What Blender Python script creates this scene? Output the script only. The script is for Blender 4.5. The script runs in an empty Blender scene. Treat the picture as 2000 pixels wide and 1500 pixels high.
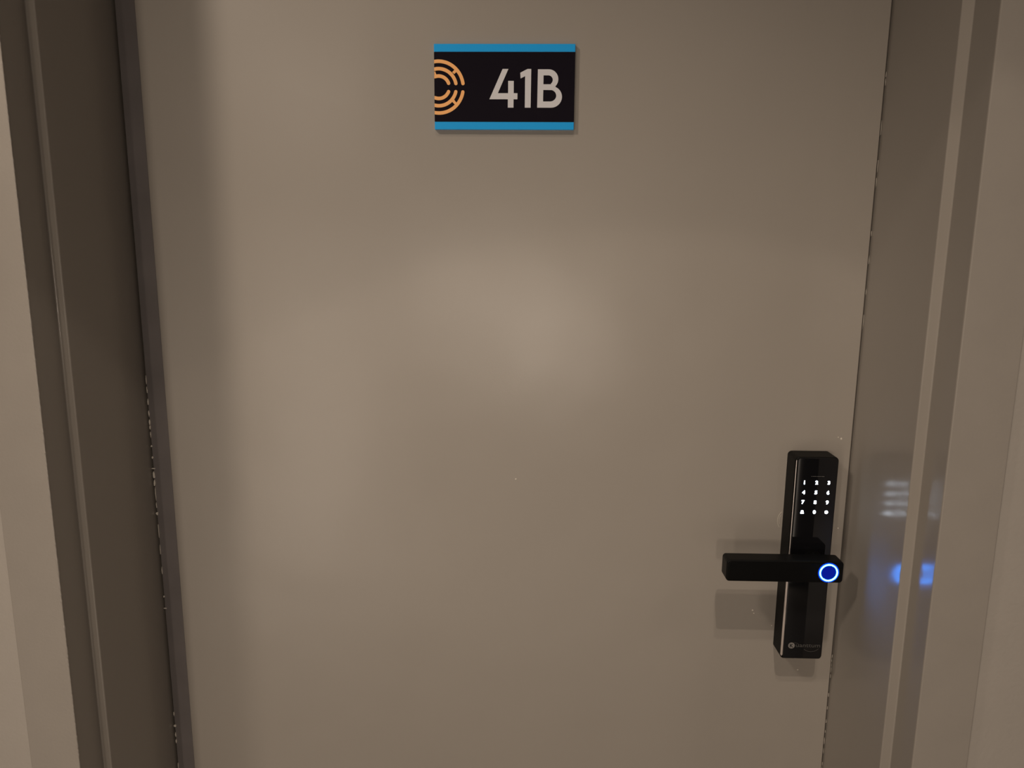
import bpy, bmesh, math, random
from mathutils import Vector, Matrix
SC = bpy.context.scene
C = SC.collection

# ------------------------------------------------------------------ camera
FPX = 1450.0
cam_d = bpy.data.cameras.new('camera'); cam = bpy.data.objects.new('camera', cam_d); C.objects.link(cam)
cam_d.sensor_fit = 'HORIZONTAL'; cam_d.sensor_width = 36.0; cam_d.lens = FPX / 2000.0 * 36.0
cam_d.clip_start = 0.01
CAMD, CAMH = 0.9207, 1.42
yaw, pitch, roll = math.radians(1.380), math.radians(-10.398), math.radians(0.406)
cy, sy, cp, sp = math.cos(yaw), math.sin(yaw), math.cos(pitch), math.sin(pitch)
fw = Vector((-sy * cp, cy * cp, sp)); rt = Vector((cy, sy, 0)); up = rt.cross(fw)
r2 = math.cos(roll) * rt + math.sin(roll) * up; u2 = -math.sin(roll) * rt + math.cos(roll) * up
m = Matrix((r2, u2, -fw)).transposed().to_4x4(); m.translation = Vector((0, -CAMD, CAMH))
cam.matrix_world = m
SC.camera = cam

# ------------------------------------------------------------------ exposure, world, lamps
SC.view_settings.view_transform = 'Standard'; SC.view_settings.look = 'None'
SC.view_settings.exposure = 0.05; SC.view_settings.gamma = 1.0; SC.view_settings.use_curve_mapping = False
w = bpy.data.worlds.new('corridor_air'); SC.world = w; w.use_nodes = True
w.node_tree.nodes['Background'].inputs[0].default_value = (0.75, 0.75, 1.0, 1)
w.node_tree.nodes['Background'].inputs[1].default_value = 0.015

def lamp(name, kind, loc, target, energy, color, **kw):
    d = bpy.data.lights.new(name, kind); o = bpy.data.objects.new(name, d); C.objects.link(o)
    o.location = loc; o.rotation_euler = (Vector(target) - Vector(loc)).to_track_quat('-Z', 'Y').to_euler()
    d.energy = energy; d.color = color
    for k, v in kw.items(): setattr(d, k, v)
    return o
WARM = (1.0, 0.84, 0.69)
# added key spot, no fixture of the hall: nearly frontal, steep, narrow soft beam
KEY_POS = (0.1 - 0.135 * 9, -9, 1.2 + 1.43 * 9)
lamp('frontal_key', 'SPOT', KEY_POS, (0.12, 0, 0.68), 1800, WARM, shadow_soft_size=0.07, spot_size=0.12, spot_blend=1.0)
# recessed corridor downlights in a row, about 0.95 m in front of the door
DL = (-1.0, -0.98, 2.44)
for nm, tg, en, sz in (('wide', (-0.3, 0, 1.1), 4.5, 1.3), ('upper', (-0.1, 0, 1.45), 32, 0.62), ('low_left', (-0.6, 0, 0.4), 20, 0.9), ('low', (0, 0, 0.7), 7, 0.9)):
    lamp('downlight_beam_' + nm, 'SPOT', DL, tg, en, WARM, shadow_soft_size=0.085, spot_size=sz, spot_blend=1.0)
lamp('right_wall_fill', 'SPOT', (1.25, -0.98, 2.44), (0.55, 0, 0.55), 9, WARM, shadow_soft_size=0.12, spot_size=0.9, spot_blend=1.0)  # added fill for the right wall, not one of the row
lamp('downlight_above', 'SPOT', (0.14, -0.9, 2.40), (0.14, -0.9, 0), 5.5, WARM, shadow_soft_size=0.012, spot_size=math.radians(87.5), spot_blend=0.05)
lamp('downlight_above_beam', 'SPOT', (0.14, -0.9, 2.40), (0.27, 0, 0.90), 7, WARM, shadow_soft_size=0.012, spot_size=0.85, spot_blend=1.0)
# area lights added opposite the door for sheen and fill, no real fixtures
lamp('sheen_light_low', 'AREA', (0.06, -2.0, 1.10), (0.06, 0, 1.10), 3.2, WARM, shape='DISK', size=0.10)  # added for the soft sheen at mid door
lamp('front_fill_middle', 'AREA', (-0.3, -2.0, 1.25), (-0.3, 0, 1.25), 1.8, WARM, shape='DISK', size=0.16)  # added frontal fill for the door
lamp('sheen_light_high', 'AREA', (-0.86, -2.0, 1.99), (-0.86, 0, 1.99), 1.2, WARM, shape='DISK', size=0.14)  # added for the sheen at upper left
lamp('sheen_streak_light', 'AREA', (-0.87, -2.0, 0.75), (-0.87, 0, 0.75), 5.4, WARM, shape='RECTANGLE', size=0.12, size_y=1.3)  # added tall source for the upright streak of sheen
lamp('low_front_fill', 'AREA', (-0.4, -1.7, 0.25), (-0.4, 0, 0.6), 1.4, WARM, shape='RECTANGLE', size=1.6, size_y=0.4)  # added low fill to lift the lower door and walls
lamp('glass_band_light', 'AREA', (1.086, -2.15, 0.37), (1.086, 0, 0.37), 0.36, WARM, shape='RECTANGLE', size=0.084, size_y=0.70)  # added to give the glass its pale reflected band

# ------------------------------------------------------------------ materials
def new_mat(name):
    mt = bpy.data.materials.new(name); mt.use_nodes = True
    return mt, mt.node_tree, mt.node_tree.nodes['Principled BSDF']
def paint(name, col, rough, bumps=(), vary=0.04, spec=0.5, vscale=6.0):
    """painted surface: slight colour variation plus stacked noise bumps (scale, strength, distance)"""
    mt, nt, b = new_mat(name); N = nt.nodes.new; L = nt.links.new
    tc = N('ShaderNodeTexCoord')
    nz = N('ShaderNodeTexNoise'); nz.inputs['Scale'].default_value = vscale; nz.inputs['Detail'].default_value = 4
    L(tc.outputs['Object'], nz.inputs['Vector'])
    mx = N('ShaderNodeMix'); mx.data_type = 'RGBA'
    mx.inputs['A'].default_value = (*[c * (1 - vary) for c in col], 1)
    mx.inputs['B'].default_value = (*[c * (1 + vary) for c in col], 1)
    L(nz.outputs['Fac'], mx.inputs['Factor']); L(mx.outputs['Result'], b.inputs['Base Color'])
    b.inputs['Roughness'].default_value = rough; b.inputs['Specular IOR Level'].default_value = spec
    prev = None
    for sc, st, di in bumps:
        n = N('ShaderNodeTexNoise'); n.inputs['Scale'].default_value = sc; n.inputs['Detail'].default_value = 2
        L(tc.outputs['Object'], n.inputs['Vector'])
        bp = N('ShaderNodeBump'); bp.inputs['Strength'].default_value = st; bp.inputs['Distance'].default_value = di
        L(n.outputs['Fac'], bp.inputs['Height'])
        if prev: L(prev.outputs['Normal'], bp.inputs['Normal'])
        prev = bp
    if prev: L(prev.outputs['Normal'], b.inputs['Normal'])
    return mt
def plain(name, col, rough=0.4, metal=0.0, emit=None, strength=0.0, spec=0.5, coat=0.0):
    mt, nt, b = new_mat(name); N = nt.nodes.new
    nz = N('ShaderNodeTexNoise'); nz.inputs['Scale'].default_value = 60
    mr = N('ShaderNodeMapRange'); mr.inputs['To Min'].default_value = rough * 0.95; mr.inputs['To Max'].default_value = min(1, rough * 1.05)
    nt.links.new(nz.outputs['Fac'], mr.inputs['Value']); nt.links.new(mr.outputs['Result'], b.inputs['Roughness'])
    b.inputs['Base Color'].default_value = (*col, 1); b.inputs['Metallic'].default_value = metal
    b.inputs['Specular IOR Level'].default_value = spec; b.inputs['Coat Weight'].default_value = coat
    if emit: b.inputs['Emission Color'].default_value = (*emit, 1); b.inputs['Emission Strength'].default_value = strength
    return mt
TAUPE = (0.335, 0.305, 0.270)
M_DOOR = paint('taupe_door_paint', TAUPE, 0.30, [(4.0, 0.5, 0.006), (700, 0.12, 0.0004)], 0.03)
M_JAMB = paint('taupe_frame_gloss_paint', TAUPE, 0.20, [(22, 0.10, 0.0012), (500, 0.05, 0.0003)], 0.03)
M_CASE = paint('taupe_casing_paint', (0.35, 0.318, 0.282), 0.42, [(300, 0.25, 0.0006)], 0.05, vscale=25)
M_WALL = paint('taupe_wall_paint', (0.425, 0.39, 0.35), 0.6, [(220, 0.35, 0.0008)], 0.05, vscale=20)
M_PALE = paint('pale_corridor_paint', (0.62, 0.58, 0.52), 0.6, [(200, 0.2, 0.0006)], 0.03)
M_FLOOR = paint('corridor_floor_tile', (0.42, 0.39, 0.35), 0.35, [(30, 0.05, 0.001)], 0.06)
M_DARK = plain('dark_recess', (0.03, 0.028, 0.026), 0.6)
M_CHIP = plain('pale_filler', (0.75, 0.70, 0.62), 0.5)
M_SCUFF = plain('pale_paint_scuff', (0.50, 0.46, 0.40), 0.35)
M_BODY = plain('black_lock_body', (0.003, 0.003, 0.003), 0.5, spec=0.14)
M_LEVER = plain('black_lever_metal', (0.003, 0.003, 0.003), 0.42, spec=0.14)
M_GLASS = plain('black_glass', (0.006, 0.006, 0.007), 0.03)
M_TRIM = plain('pale_edge_highlight', (0.92, 0.84, 0.80), 0.42, metal=0.7)  # pale rough metal stands in for the bright edge highlight
M_KEY = plain('lit_white_key', (0.8, 0.85, 1), 0.4, emit=(0.72, 0.84, 1.0), strength=16)
M_RING = plain('lit_blue_ring', (0.1, 0.4, 1), 0.4, emit=(0.020, 0.26, 1.0), strength=45)
M_HALO = plain('blue_bloom_glow', (0.0, 0.02, 0.2), 0.3, emit=(0.0, 0.07, 1.0), strength=0.45)  # bloom around the ring given as dim emission
M_SENSOR = plain('blue_lit_sensor', (0.002, 0.004, 0.02), 0.3, emit=(0.0, 0.015, 0.55), strength=0.45, spec=0.1)
M_LOGO = plain('grey_print', (0.20, 0.19, 0.18), 0.5)
M_LOGODIM = plain('dim_grey_print', (0.075, 0.072, 0.068), 0.5)
M_SIGNDK = plain('near_black_acrylic', (0.010, 0.008, 0.013), 0.15, spec=0.35)
M_SIGNBL = plain('blue_acrylic', (0.022, 0.40, 0.92), 0.2)
M_ORANGE = plain('orange_print', (0.98, 0.49, 0.17), 0.5)
M_LETTER = plain('pale_grey_lettering', (0.66, 0.66, 0.69), 0.5)

# ------------------------------------------------------------------ helpers
def link(name, bm, mat, parent=None, smooth=False):
    me = bpy.data.meshes.new(name); bmesh.ops.recalc_face_normals(bm, faces=bm.faces[:]); bm.to_mesh(me); bm.free()
    me.materials.append(mat); o = bpy.data.objects.new(name, me); C.objects.link(o)
    if smooth:
        for p in me.polygons: p.use_smooth = True
    if parent: o.parent = parent; o.matrix_parent_inverse = Matrix.Identity(4); shift(o, parent)
    return o
def shift(o, parent):
    # meshes are written in world coordinates: move them into the frame of their thing
    off = Vector((0, 0, 0)); p = parent
    while p: off += p.location; p = p.parent
    o.data.transform(Matrix.Translation(-off))
def thing(name, label, cat, loc, group=None):
    o = bpy.data.objects.new(name, None); C.objects.link(o); o.location = loc; o.empty_display_size = 0.05
    o['label'] = label; o['category'] = cat
    if group: o['group'] = group
    return o
def add_box(bm, x0, x1, y0, y1, z0, z1, bev=0.0, seg=2):
    r = bmesh.ops.create_cube(bm, size=1)
    for v in r['verts']:
        v.co = Vector(((x0 + x1) / 2 + v.co.x * (x1 - x0), (y0 + y1) / 2 + v.co.y * (y1 - y0), (z0 + z1) / 2 + v.co.z * (z1 - z0)))
    if bev:
        es = list({e for v in r['verts'] for e in v.link_edges})
        bmesh.ops.bevel(bm, geom=es, offset=bev, segments=seg, profile=0.5, affect='EDGES')
def extrude_xy(pts, z0, z1, bev=0.0, seg=3, skip=()):
    """vertical extrusion of a plan profile with its upright edges rounded"""
    bm = bmesh.new()
    a = [bm.verts.new((x, y, z0)) for x, y in pts]; b = [bm.verts.new((x, y, z1)) for x, y in pts]
    n = len(pts); bm.faces.new(a); bm.faces.new(b[::-1])
    for i in range(n): bm.faces.new((a[i], a[(i + 1) % n], b[(i + 1) % n], b[i]))
    if bev:
        es = []
        for i in range(n):
            if i in skip: continue
            e = bm.edges.get((a[i], b[i]))
            if e: es.append(e)
        bmesh.ops.bevel(bm, geom=es, offset=bev, segments=seg, profile=0.5, affect='EDGES')
    return bm
def plate(bm, loops_outer, y_front, y_back):
    """one solid plate from an x,z outline (no holes)"""
    a = [bm.verts.new((x, y_front, z)) for x, z in loops_outer]; b = [bm.verts.new((x, y_back, z)) for x, z in loops_outer]
    n = len(a); bm.faces.new(a); bm.faces.new(b[::-1])
    for i in range(n): bm.faces.new((a[i], b[i], b[(i + 1) % n], a[(i + 1) % n]))
def rrect(x0, x1, z0, z1, r, n=6):
    p = []
    for cx, cz, a0 in ((x1 - r, z1 - r, 0), (x0 + r, z1 - r, 90), (x0 + r, z0 + r, 180), (x1 - r, z0 + r, 270)):
        for k in range(n + 1):
            a = math.radians(a0 + 90 * k / n); p.append((cx + r * math.cos(a), cz + r * math.sin(a)))
    return p
def rounded_slab(x0, x1, z0, z1, r, y_back, y_front, bev, seg=3):
    """rounded rectangle standing out of the door, its front rim softened"""
    bm = bmesh.new(); rings = []
    steps = [(0.0, y_back)] + [(bev * (1 - math.cos(math.pi / 2 * k / seg)), y_front + bev * (1 - math.sin(math.pi / 2 * k / seg))) for k in range(seg + 1)]
    for ins, y in steps:
        rr = max(r - ins, 0.0004)
        rings.append([bm.verts.new((x, y, z)) for x, z in rrect(x0 + ins, x1 - ins, z0 + ins, z1 - ins, rr)])
    n = len(rings[0])
    for A, B in zip(rings, rings[1:]):
        for i in range(n): bm.faces.new((A[i], A[(i + 1) % n], B[(i + 1) % n], B[i]))
    bm.faces.new(rings[0]); bm.faces.new(rings[-1][::-1])
    return bm
def annulus(bm, cx, cz, r0, r1, a0, a1, y_front, y_back, n=48, caps=False):
    """flat thick arc (degrees), rounded ends when caps"""
    full = abs(a1 - a0) >= 359.9
    out, inn = [], []
    for k in range(n + (0 if full else 1)):
        a = math.radians(a0 + (a1 - a0) * k / n)
        out.append((cx + r1 * math.cos(a), cz + r1 * math.sin(a))); inn.append((cx + r0 * math.cos(a), cz + r0 * math.sin(a)))
    if full:
        rows = [[bm.verts.new((x, y, z)) for x, z in L] for L, y in ((out, y_back), (out, y_front), (inn, y_front), (inn, y_back))]
        for j in range(4):
            A, B = rows[j], rows[(j + 1) % 4]
            for i in range(n): bm.faces.new((A[i], A[(i + 1) % n], B[(i + 1) % n], B[i]))
        return
    h = (r1 - r0) / 2; rm = (r0 + r1) / 2; e1, e0 = [], []
    if caps:
        for k in range(1, 6):
            t = math.pi * k / 6
            a = math.radians(a1); e1.append((cx + rm * math.cos(a) + h * (math.cos(t) * math.cos(a) - math.sin(t) * math.sin(a)), cz + rm * math.sin(a) + h * (math.cos(t) * math.sin(a) + math.sin(t) * math.cos(a))))
            a = math.radians(a0); e0.append((cx + rm * math.cos(a) + h * (-math.cos(t) * math.cos(a) + math.sin(t) * math.sin(a)), cz + rm * math.sin(a) + h * (-math.cos(t) * math.sin(a) - math.sin(t) * math.cos(a))))
    plate(bm, out + e1 + inn[::-1] + e0, y_front, y_back)
def text_bm(s, size, x, z, y, bold=0.0, thick=0.0001, sx=1.0):
    """flat raised lettering standing on the x,z plane, centred on x,z"""
    cu = bpy.data.curves.new('lettering', 'FONT'); cu.body = s; cu.size = size; cu.align_x = 'CENTER'; cu.align_y = 'CENTER'
    cu.offset = bold; cu.extrude = thick; cu.resolution_u = 5
    o = bpy.data.objects.new('lettering', cu); C.objects.link(o)
    dg = bpy.context.evaluated_depsgraph_get(); me = bpy.data.meshes.new_from_object(o.evaluated_get(dg))
    bpy.data.objects.remove(o); bpy.data.curves.remove(cu)
    xs = [v.co.x for v in me.vertices]; zs = [v.co.y for v in me.vertices]
    mx, mz = (min(xs) + max(xs)) / 2, (min(zs) + max(zs)) / 2
    bm = bmesh.new(); bm.from_mesh(me); bpy.data.meshes.remove(me)
    for v in bm.verts: v.co = Vector((x + (v.co.x - mx) * sx, y - v.co.z, z + (v.co.y - mz)))
    return bm
def struct(o, label=None):
    o['kind'] = 'structure'
    if label: o['label'] = label
    return o

# ------------------------------------------------------------------ the setting
XL, XR = -0.4913, 0.4092          # inner faces of the frame beside the door
DZ = 2.08                         # door head
D1, D2 = -0.147, -0.190           # depth of the rebate step, front of the casing
SL, SR = XL - 0.0092, XR + 0.0115 # outer jamb faces
CL, CR = -0.556, 0.480            # outer edges of the casing
WY = -0.181                       # wall face
TOP = 2.60

struct(link('floor', (lambda b: (add_box(b, -3.2, 2.6, -2.2, 0.2, -0.05, 0.0), b)[1])(bmesh.new()), M_FLOOR), 'corridor floor of pale tile')
for nm, x0, x1 in (('wall_left', -3.2, CL + 0.02), ('wall_right', CR - 0.02, 2.6)):
    b = bmesh.new(); add_box(b, x0, x1, WY, 0.12, 0, TOP); struct(link(nm, b, M_WALL), 'taupe rough plaster wall beside the door frame')
b = bmesh.new(); add_box(b, CL + 0.02, CR - 0.02, WY, 0.12, DZ + 0.06, TOP)
struct(link('wall_front', b, M_WALL), 'taupe plaster wall above the door frame')
b = bmesh.new(); add_box(b, -3.2, 1.16, -2.30, -2.2, 0, 2.3); add_box(b, 2.1, 2.6, -2.30, -2.2, 0, 2.3); add_box(b, 1.16, 2.1, -2.30, -2.2, 2.1, 2.3)
struct(link('wall_back', b, M_PALE), 'pale corridor wall opposite the door')
b = bmesh.new(); add_box(b, 1.162, 2.098, -2.285, -2.24, 0.004, 2.098); struct(link('door_2', b, M_DARK), 'dark door on the opposite side')

# frame: stepped jamb and casing in one profile, one piece per side and one over the head
lp = [(XL, 0.10), (XL, D1), (SL, D1), (SL, D2), (CL, D2), (CL, WY + 0.001), (CL + 0.021, WY + 0.001), (CL + 0.021, 0.10)]
frame_l = struct(link('trim_1', extrude_xy(lp, 0, DZ, 0.0013, 3, skip=(0, 5, 6, 7)), M_JAMB, smooth=False), 'glossy taupe stepped door frame on the left')
rp = [(XR, 0.10), (XR, D1), (SR, D1), (SR, D2), (CR, D2), (CR, WY + 0.001), (CR - 0.021, WY + 0.001), (CR - 0.021, 0.10)]
frame_r = struct(link('trim_2', extrude_xy(rp, 0, DZ, 0.0013, 3, skip=(0, 5, 6, 7)), M_JAMB), 'glossy taupe stepped door frame on the right')
b = bmesh.new(); add_box(b, CL, CR, D2, WY + 0.001, DZ + 0.0115, DZ + 0.075, 0.001); add_box(b, CL + 0.022, CR - 0.022, WY + 0.002, 0.10, DZ + 0.0005, DZ + 0.059)
frame_t = struct(link('trim_3', b, M_JAMB), 'taupe door frame head')
for f in (frame_l, frame_r):      # casing faces carry a rougher rolled paint
    f.data.materials.append(M_CASE)
    for p in f.data.polygons:
        if p.normal.y < -0.95 and p.center.y < D2 + 0.002: p.material_index = 1

# door leaf
door = bpy.data.objects.new('door_1', None); C.objects.link(door); door.location = ((XL + XR) / 2, 0, 0); struct(door, 'smooth taupe painted flush door')
G = 0.0016
b = bmesh.new(); add_box(b, XL + G + 0.0008, XR - G, 0.0, 0.042, 0.006, DZ - 0.003, 0.0009, 2)
link('leaf', b, M_DOOR, door)
b = bmesh.new(); add_box(b, XL + 0.0004, XR - 0.0004, 0.044, 0.06, 0.001, DZ - 0.0005); struct(link('trim_4', b, M_DARK), 'dark rebate behind the door gap')

b = bmesh.new(); add_box(b, XL + G + 0.0008, -0.4657, -0.0005, 0.0004, 0.006, DZ - 0.003, 0.0002, 1)  # darker mottled plate that deepens the jamb shadow on the leaf
o = link('shade_strip', b, paint('shaded_hinge_side_strip', (0.175, 0.158, 0.156), 0.5, [(60, 0.2, 0.0006)], 0.30, vscale=14), door); o['label'] = 'narrow mottled strip darkened for the jamb shadow along the hinge side'
for f, ex in ((frame_l, SL),):   # lumpy rolled paint built up along the outer casing corner
    q = bmesh.new(); rg = random.Random(9); rows = []; nseg = 560
    for i in range(nseg + 1):
        z = 0.45 + 1.4 * i / nseg; rr = 0.0007 + 0.0006 * rg.random() ** 2
        rows.append([q.verts.new((ex - 0.0004 + rr * math.cos(a), D2 + 0.0005 + rr * math.sin(a), z)) for a in [math.pi * 2 * k / 8 for k in range(8)]])
    for A, B in zip(rows, rows[1:]):
        for k in range(8): q.faces.new((A[k], A[(k + 1) % 8], B[(k + 1) % 8], B[k]))
    q.faces.new(rows[0]); q.faces.new(rows[-1])
    link('paint_ridge', q, M_CASE, f)

# pale crumbs of filler along the seams, little bright specks on the paint
def fleck(bm, x, y, z, wd, ht, dp, rng):
    n = 8; pts = []
    for k in range(n):
        a = 2 * math.pi * k / n; q = rng.uniform(0.65, 1.15)
        pts.append((x + wd / 2 * q * math.cos(a), z + ht / 2 * q * math.sin(a)))
    plate(bm, pts, y - dp, y + dp * 0.4)
rng = random.Random(4)
b = bmesh.new()
chips = [(1.252, .0009, .012), (1.238, .0008, .010), (1.2225, .0010, .008), (1.207, .0011, .009), (1.196, .0014, .0075), (1.189, .0016, .0055), (1.180, .0009, .008),
         (1.164, .0018, .0026), (1.149, .0016, .0045), (1.134, .0040, .0016), (1.125, .0024, .009), (1.1145, .0022, .010), (1.100, .0008, .018), (1.084, .0007, .012),
         (1.0725, .0026, .0045), (1.050, .0007, .022), (1.022, .0006, .018), (0.992, .0007, .010), (0.955, .0014, .003), (0.938, .0036, .0014), (0.780, .0010, .006),
         (0.762, .0028, .0042), (0.748, .0012, .007), (0.738, .0012, .006), (0.700, .0008, .012)]
for z, wd, ht in chips: fleck(b, XL + 0.0028, -0.0006, z, wd * 1.25, ht, 0.0012, rng)
o = link('filler_crumb', b, M_CHIP, frame_l); o['kind'] = 'stuff'
b = bmesh.new()
for z in [1.62, 1.612, 1.56, 1.518, 1.50, 1.44, 1.408, 1.37, 1.335]: fleck(b, XR - 0.0008, 0.0, z, 0.0007, rng.uniform(.006, .02), 0.0006, rng)
for z in [0.886, 0.880, 0.874, 0.868, 0.858, 0.83, 0.81, 0.79, 0.775, 0.76, 0.745, 0.725, 0.715]: fleck(b, XR - 0.0010, 0.0, z, 0.0007, rng.uniform(.004, .012), 0.0006, rng)
o = link('filler_crumb', b, M_SCUFF, frame_r); o['kind'] = 'stuff'
b = bmesh.new()
for x, z, s in [(0.3945, 1.1855, .0022), (0.3905, 1.1875, .0012), (0.2985, 0.9505, .0022), (0.3005, 0.946, .0014), (0.4005, 1.0665, .0018), (0.3995, 1.0085, .0016),
                (-0.0165, 1.1265, .0018), (0.3640, 0.8660, .0022), (0.3250, 0.9290, .0014)]:
    fleck(b, x, 0.0, z, s, s * 1.1, 0.0005, rng)
o = link('paint_speck', b, M_CHIP, door); o['kind'] = 'stuff'
b = bmesh.new()
annulus(b, 0.3385, 1.0760, 0.0158, 0.0166, 135, 215, -0.0003, 0.0002, 20)
annulus(b, 0.3385, 1.0760, 0.0138, 0.0144, 150, 200, -0.0003, 0.0002, 16)
link('paint_scuff', b, M_SCUFF, door)

# ------------------------------------------------------------------ room number sign
SX0, SX1, SZ0, SZ1 = -0.1155, 0.0485, 1.5570, 1.6520
ST = 0.0055                                            # plate thickness
sign = thing('room_sign', 'blue and black acrylic room number sign reading 41B on the upper door', 'sign', ((SX0 + SX1) / 2, 0, SZ0))
bz = 0.092 * (SZ1 - SZ0)
link('panel', (lambda q: (add_box(q, SX0, SX1, -ST, -0.0002, SZ0 + bz, SZ1 - bz, 0.0003, 1), q)[1])(bmesh.new()), M_SIGNDK, sign)
for z0, z1 in ((SZ0, SZ0 + bz - 0.00005), (SZ1 - bz + 0.00005, SZ1)):
    q = bmesh.new(); add_box(q, SX0, SX1, -ST, -0.0002, z0, z1, 0.0003, 1)
    o = link('stripe', q, M_SIGNBL, sign); o['label'] = 'bright blue stripe along the edge'
KX = (SX1 - SX0) / 1449.0; KZ = (SZ1 - SZ0) / 888.0
def S(x, y): return (SX0 + (x - 254) * KX, SZ1 - (y - 190) * KZ)
YF = -ST - 0.0004; YB = -ST + 0.0001
four = [(960, 447), (1020, 447), (912, 697), (1018, 697), (1018, 570), (1076, 570), (1076, 697), (1115, 697), (1115, 760), (1075, 760), (1075, 847), (1016, 847), (1016, 760), (825, 760)]
one = [(1218, 447), (1255, 447), (1252, 847), (1192, 847), (1192, 521), (1146, 545), (1142, 486), (1200, 455)]
for pts, nm in ((four, 'digit'), (one, 'digit')):
    q = bmesh.new(); plate(q, [S(*p) for p in pts], YF, YB); link(nm, q, M_LETTER, sign)
def arcpts(cx, cy, rx, ry, a0, a1, n=12): return [(cx + rx * math.cos(math.radians(a0 + (a1 - a0) * k / n)), cy - ry * math.sin(math.radians(a0 + (a1 - a0) * k / n))) for k in range(n + 1)]
def strip(bm, P, Q, yf, yb):
    """solid ribbon between two matched outlines"""
    v = [[bm.verts.new((*[S(*p)[0]], y, S(*p)[1])) for p in L] for L, y in ((P, yf), (Q, yf), (Q, yb), (P, yb))]
    for j in range(4):
        A, B = v[j], v[(j + 1) % 4]
        for i in range(len(P) - 1): bm.faces.new((A[i], A[i + 1], B[i + 1], B[i]))
    bm.faces.new([v[j][0] for j in range(4)]); bm.faces.new([v[j][-1] for j in range(4)])
q = bmesh.new()
plate(q, [S(1323, 450), S(1382, 450), S(1380, 847), S(1320, 847)], YF - 0.00004, YB)
up_o = [(1372, 450)] + arcpts(1435, 552, 99, 102, 90, -42, 14); up_i = [(1372, 512)] + arcpts(1432, 559, 45, 47, 90, -55, 14)
strip(q, up_o, up_i, YF, YB)
lo_o = arcpts(1463, 735, 112, 112, 62, -90, 14) + [(1372, 847)]; lo_i = arcpts(1452, 722, 63, 60, 78, -90, 14) + [(1372, 782)]
strip(q, lo_o, lo_i, YF, YB)
plate(q, [S(1380, 604), S(1455, 604), S(1478, 592), S(1513, 614), S(1504, 627), S(1517, 642), S(1466, 664), S(1380, 662)], YF - 0.00003, YB)
link('letter', q, M_LETTER, sign)
# emblem: three open rings cut off by the plate's left edge
q = bmesh.new(); EX, EY = 300, 637
def ring_arc(ro, ri, a0, a1):
    ky = 1.0; kx = KZ / KX; n = 60; seq = []
    for k in range(n + 1):
        a = math.radians(a0 + (a1 - a0) * k / n); seq.append(a)
    O = [(EX + ro * kx * math.cos(a), EY - ro * math.sin(a)) for a in seq]; I = [(EX + ri * kx * math.cos(a), EY - ri * math.sin(a)) for a in seq]
    # keep what lies on the plate
    keep = [i for i in range(n + 1) if min(O[i][0], I[i][0]) >= 254]
    if not keep: return
    O2 = [O[i] for i in keep]; I2 = [I[i] for i in keep]
    j = keep[-1] + 1 if a0 < a1 else None
    if j is not None and j <= n:
        O2.append((255, O[keep[-1]][1] + (O[j][1] - O[keep[-1]][1]) * 0.9)); I2.append((255, I[keep[-1]][1] + (I[j][1] - I[keep[-1]][1]) * 0.9))
    strip(q, O2, I2, YF, YB)
    ex = (O[0][0] + I[0][0]) / 2, (O[0][1] + I[0][1]) / 2; h = (ro - ri) / 2
    cap = arcpts(ex[0], ex[1], h * kx, h, 0, 360, 16)[:-1]; plate(q, [S(*p) for p in cap], YF + 0.00002, YB)
for ro, ri, g in ((287, 250, 8.5), (211, 174, 12), (135, 98, 21)):
    ring_arc(ro, ri, g, 125); 
    # lower half mirrored about the gap
    EYs = EY
    def lower(ro, ri, g):
        kx = KZ / KX; n = 60
        A = [math.radians(-g - (125 - g) * k / n) for k in range(n + 1)]
        O = [(EX + ro * kx * math.cos(a), EY - ro * math.sin(a)) for a in A]; I = [(EX + ri * kx * math.cos(a), EY - ri * math.sin(a)) for a in A]
        keep = [i for i in range(n + 1) if min(O[i][0], I[i][0]) >= 254]; j = keep[-1] + 1
        O2 = [O[i] for i in keep]; I2 = [I[i] for i in keep]
        if j <= n: O2.append((255, O[j][1])); I2.append((255, I[j][1]))
        strip(q, O2, I2, YF, YB); h = (ro - ri) / 2
        cap = arcpts((O[0][0] + I[0][0]) / 2, (O[0][1] + I[0][1]) / 2, h * kx, h, 0, 360, 16)[:-1]; plate(q, [S(*p) for p in cap], YF + 0.00002, YB)
    lower(ro, ri, g + 2)
for P in ([(440, 480), (470, 450), (492, 472), (462, 500)], [(432, 782), (456, 760), (484, 800), (466, 816)], [(256, 478), (264, 470), (276, 503), (256, 515)]):
    plate(q, [S(*p) for p in P], YF + 0.00004, YB)
link('emblem', q, M_ORANGE, sign)

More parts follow.
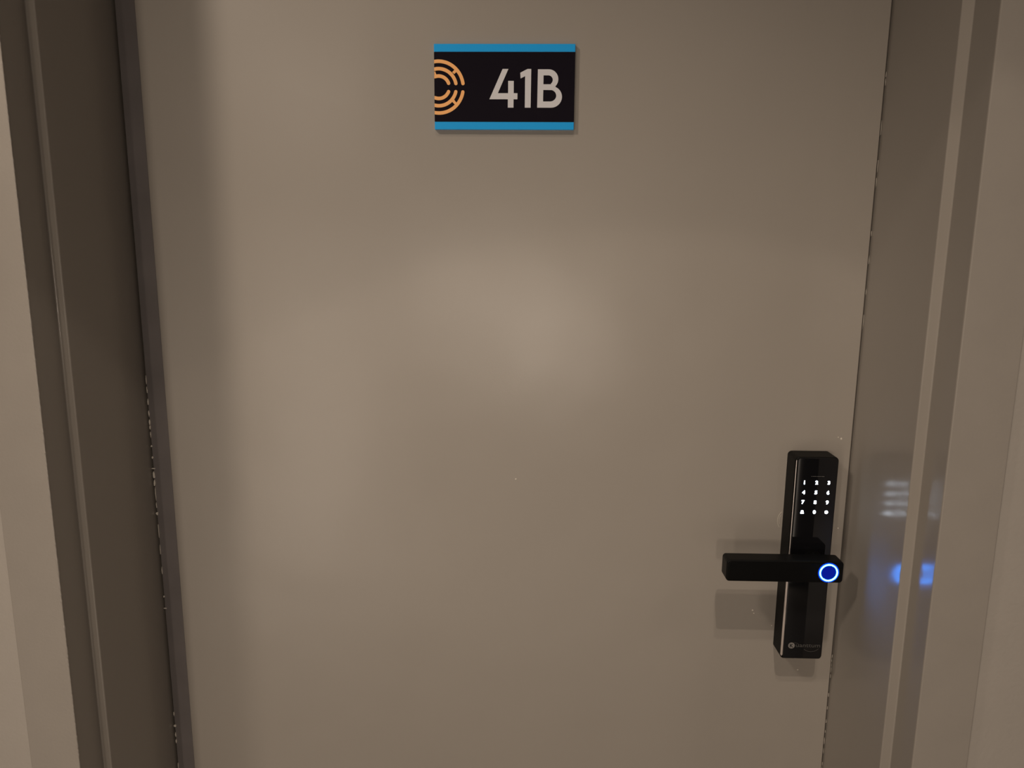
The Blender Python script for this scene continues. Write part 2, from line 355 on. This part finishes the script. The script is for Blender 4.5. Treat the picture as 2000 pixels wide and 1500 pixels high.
# ------------------------------------------------------------------ electronic lock
LX0, LX1, LZ0, LZ1, LT = 0.3288, 0.3820, 0.8985, 1.1692, 0.030
lock = thing('electronic_lock', 'tall black electronic door lock with lit keypad, lever and blue fingerprint ring', 'lock', ((LX0 + LX1) / 2, 0, LZ0))
body = link('body', rounded_slab(LX0, LX1, LZ0, LZ1, 0.0050, -0.0002, -LT + 0.0006, 0.0020, 4), M_BODY, lock, smooth=False)
glass = link('touch_panel', rounded_slab(LX0 + 0.0030, LX1 - 0.0014, LZ0 + 0.0012, LZ1 - 0.0012, 0.0036, -LT + 0.002, -LT - 0.0004, 0.0005, 2), M_GLASS, lock)
glass['label'] = 'glossy black glass front'
for x, wd in ((LX0 + 0.0014, 0.0019),):
    b = bmesh.new()
    n = 8; z0, z1 = LZ0 + 0.004, LZ1 - 0.004; cxs = x; rr = wd / 2; rows = []
    for z, s in ((z0, 0.3), (z0 + 0.002, 1.65), (1.022, 1.6), (1.05, 0.65), (z1 - 0.002, 0.55), (z1, 0.2)):  # thicker below the lever, where the highlight is broader
        rows.append([b.verts.new((cxs + rr * s * math.cos(2 * math.pi * k / 12), -LT + 0.0009 + rr * s * math.sin(2 * math.pi * k / 12), z)) for k in range(12)])
    for A, B in zip(rows, rows[1:]):
        for k in range(12): b.faces.new((A[k], A[(k + 1) % 12], B[(k + 1) % 12], B[k]))
    b.faces.new(rows[0]); b.faces.new(rows[-1])
    t = link('edge_strip', b, M_TRIM, lock, smooth=True); t['label'] = 'thin pale edge strip, thicker where its highlight shows'
YG = -LT - 0.0006
kx = (0.3413, 0.35635, 0.3712); kz0, dz = 1.1370, 0.01272
names = ['1', '2', '3', '4', '5', '6', '7', '8', '9', 'back', '0', 'enter']
for i, s in enumerate(names):
    x, z = kx[i % 3], kz0 - (i // 3) * dz
    if s == 'back':
        b = bmesh.new(); annulus(b, x, z + 0.0006, 0.0005, 0.0016, -60, 200, YG - 0.0001, YG + 0.0001, 14)
        plate(b, [(x - 0.0020, z - 0.0021), (x + 0.0022, z - 0.0021), (x + 0.0020, z - 0.0009), (x - 0.0010, z - 0.0003), (x - 0.0019, z - 0.0010)], YG - 0.0001, YG + 0.0001)
    elif s == 'enter':
        b = bmesh.new(); plate(b, [(x + (0.0021 + 0.0003 * math.cos(5 * a)) * math.cos(a), z + 0.0021 * math.sin(a)) for a in [2 * math.pi * k / 20 for k in range(20)]], YG - 0.0001, YG + 0.0001)
    else:
        b = text_bm(s, 0.0062, x, z, YG, bold=0.00019, sx=1.05)
    link('keypad_symbol', b, M_KEY, glass)
b = bmesh.new()
for k in range(9): add_box(b, 0.3492 + k * 0.0018, 0.3492 + k * 0.0018 + (0.0013 if k % 3 else 0.0009), YG - 0.0001, YG + 0.0001, 1.1448, 1.1452)
link('indicator_line', b, M_LOGO, glass)
# maker's mark near the foot: K in a disc, the rest of the word, two thin swooshes
LGX, LGZ = 0.3416, 0.9178
b = bmesh.new(); plate(b, [(LGX + 0.0042 * math.cos(2 * math.pi * k / 32), LGZ + 0.0042 * math.sin(2 * math.pi * k / 32)) for k in range(32)], YG, YG + 0.0001)
link('logo_disc', b, M_LOGO, glass)
link('logo_initial', text_bm('K', 0.0066, LGX, LGZ, YG - 0.0002, bold=0.00008), M_GLASS, glass)
link('logo_text', text_bm('uanttum', 0.0078, 0.3627, LGZ + 0.0002, YG, bold=0.0, sx=1.22), M_LOGODIM, glass)
b = bmesh.new()
annulus(b, 0.3667, 0.9228, 0.0129, 0.0133, 228, 318, YG, YG + 0.0001, 24)
annulus(b, 0.3440, 0.9110, 0.0108, 0.0111, 50, 88, YG, YG + 0.0001, 16)
link('logo_swoosh', b, M_LOGODIM, glass)
# lever handle
VX0, VX1, VZ0, VZ1 = 0.2412, 0.3815, 1.0232, 1.0506
lever = link('lever_handle', rounded_slab(VX0, VX1, VZ0, VZ1, 0.0042, -0.0490, -0.0700, 0.0016, 4), M_LEVER, lock)
b = rounded_slab(VX0 + 0.0028, VX1 - 0.0028, VZ0 + 0.0022, VZ1 - 0.0022, 0.0022, -0.0695, -0.0705, 0.0004, 2)
o = link('face_plate', b, plain('black_lever_face', (0.003, 0.003, 0.003), 0.4, spec=0.12), lever)
RX, RZ = 0.3635, 1.0368
b = bmesh.new(); bmesh.ops.create_cone(b, cap_ends=True, segments=40, radius1=0.0118, radius2=0.0105, depth=0.0200,
    matrix=Matrix.Translation((RX - 0.005, -0.0395, RZ)) @ Matrix.Rotation(math.pi / 2, 4, 'X'))
link('spindle_neck', b, M_LEVER, lock)
b = bmesh.new(); annulus(b, RX, RZ, 0.0094, 0.0109, 0, 360, -0.0714, -0.0704, 64)
o = link('light_ring', b, M_RING, lever); o['label'] = 'glowing blue-white ring'
b = bmesh.new(); annulus(b, RX, RZ, 0.0110, 0.0126, 0, 360, -0.0709, -0.0704, 64)  # emissive rim put in for the ring's bloom
link('ring_glow', b, M_HALO, lever)
b = bmesh.new(); plate(b, [(RX + 0.0091 * math.cos(2 * math.pi * k / 48), RZ + 0.0091 * math.sin(2 * math.pi * k / 48)) for k in range(48)], -0.0708, -0.0704)
o = link('fingerprint_sensor', b, M_SENSOR, lever); o['label'] = 'round sensor lit deep blue'
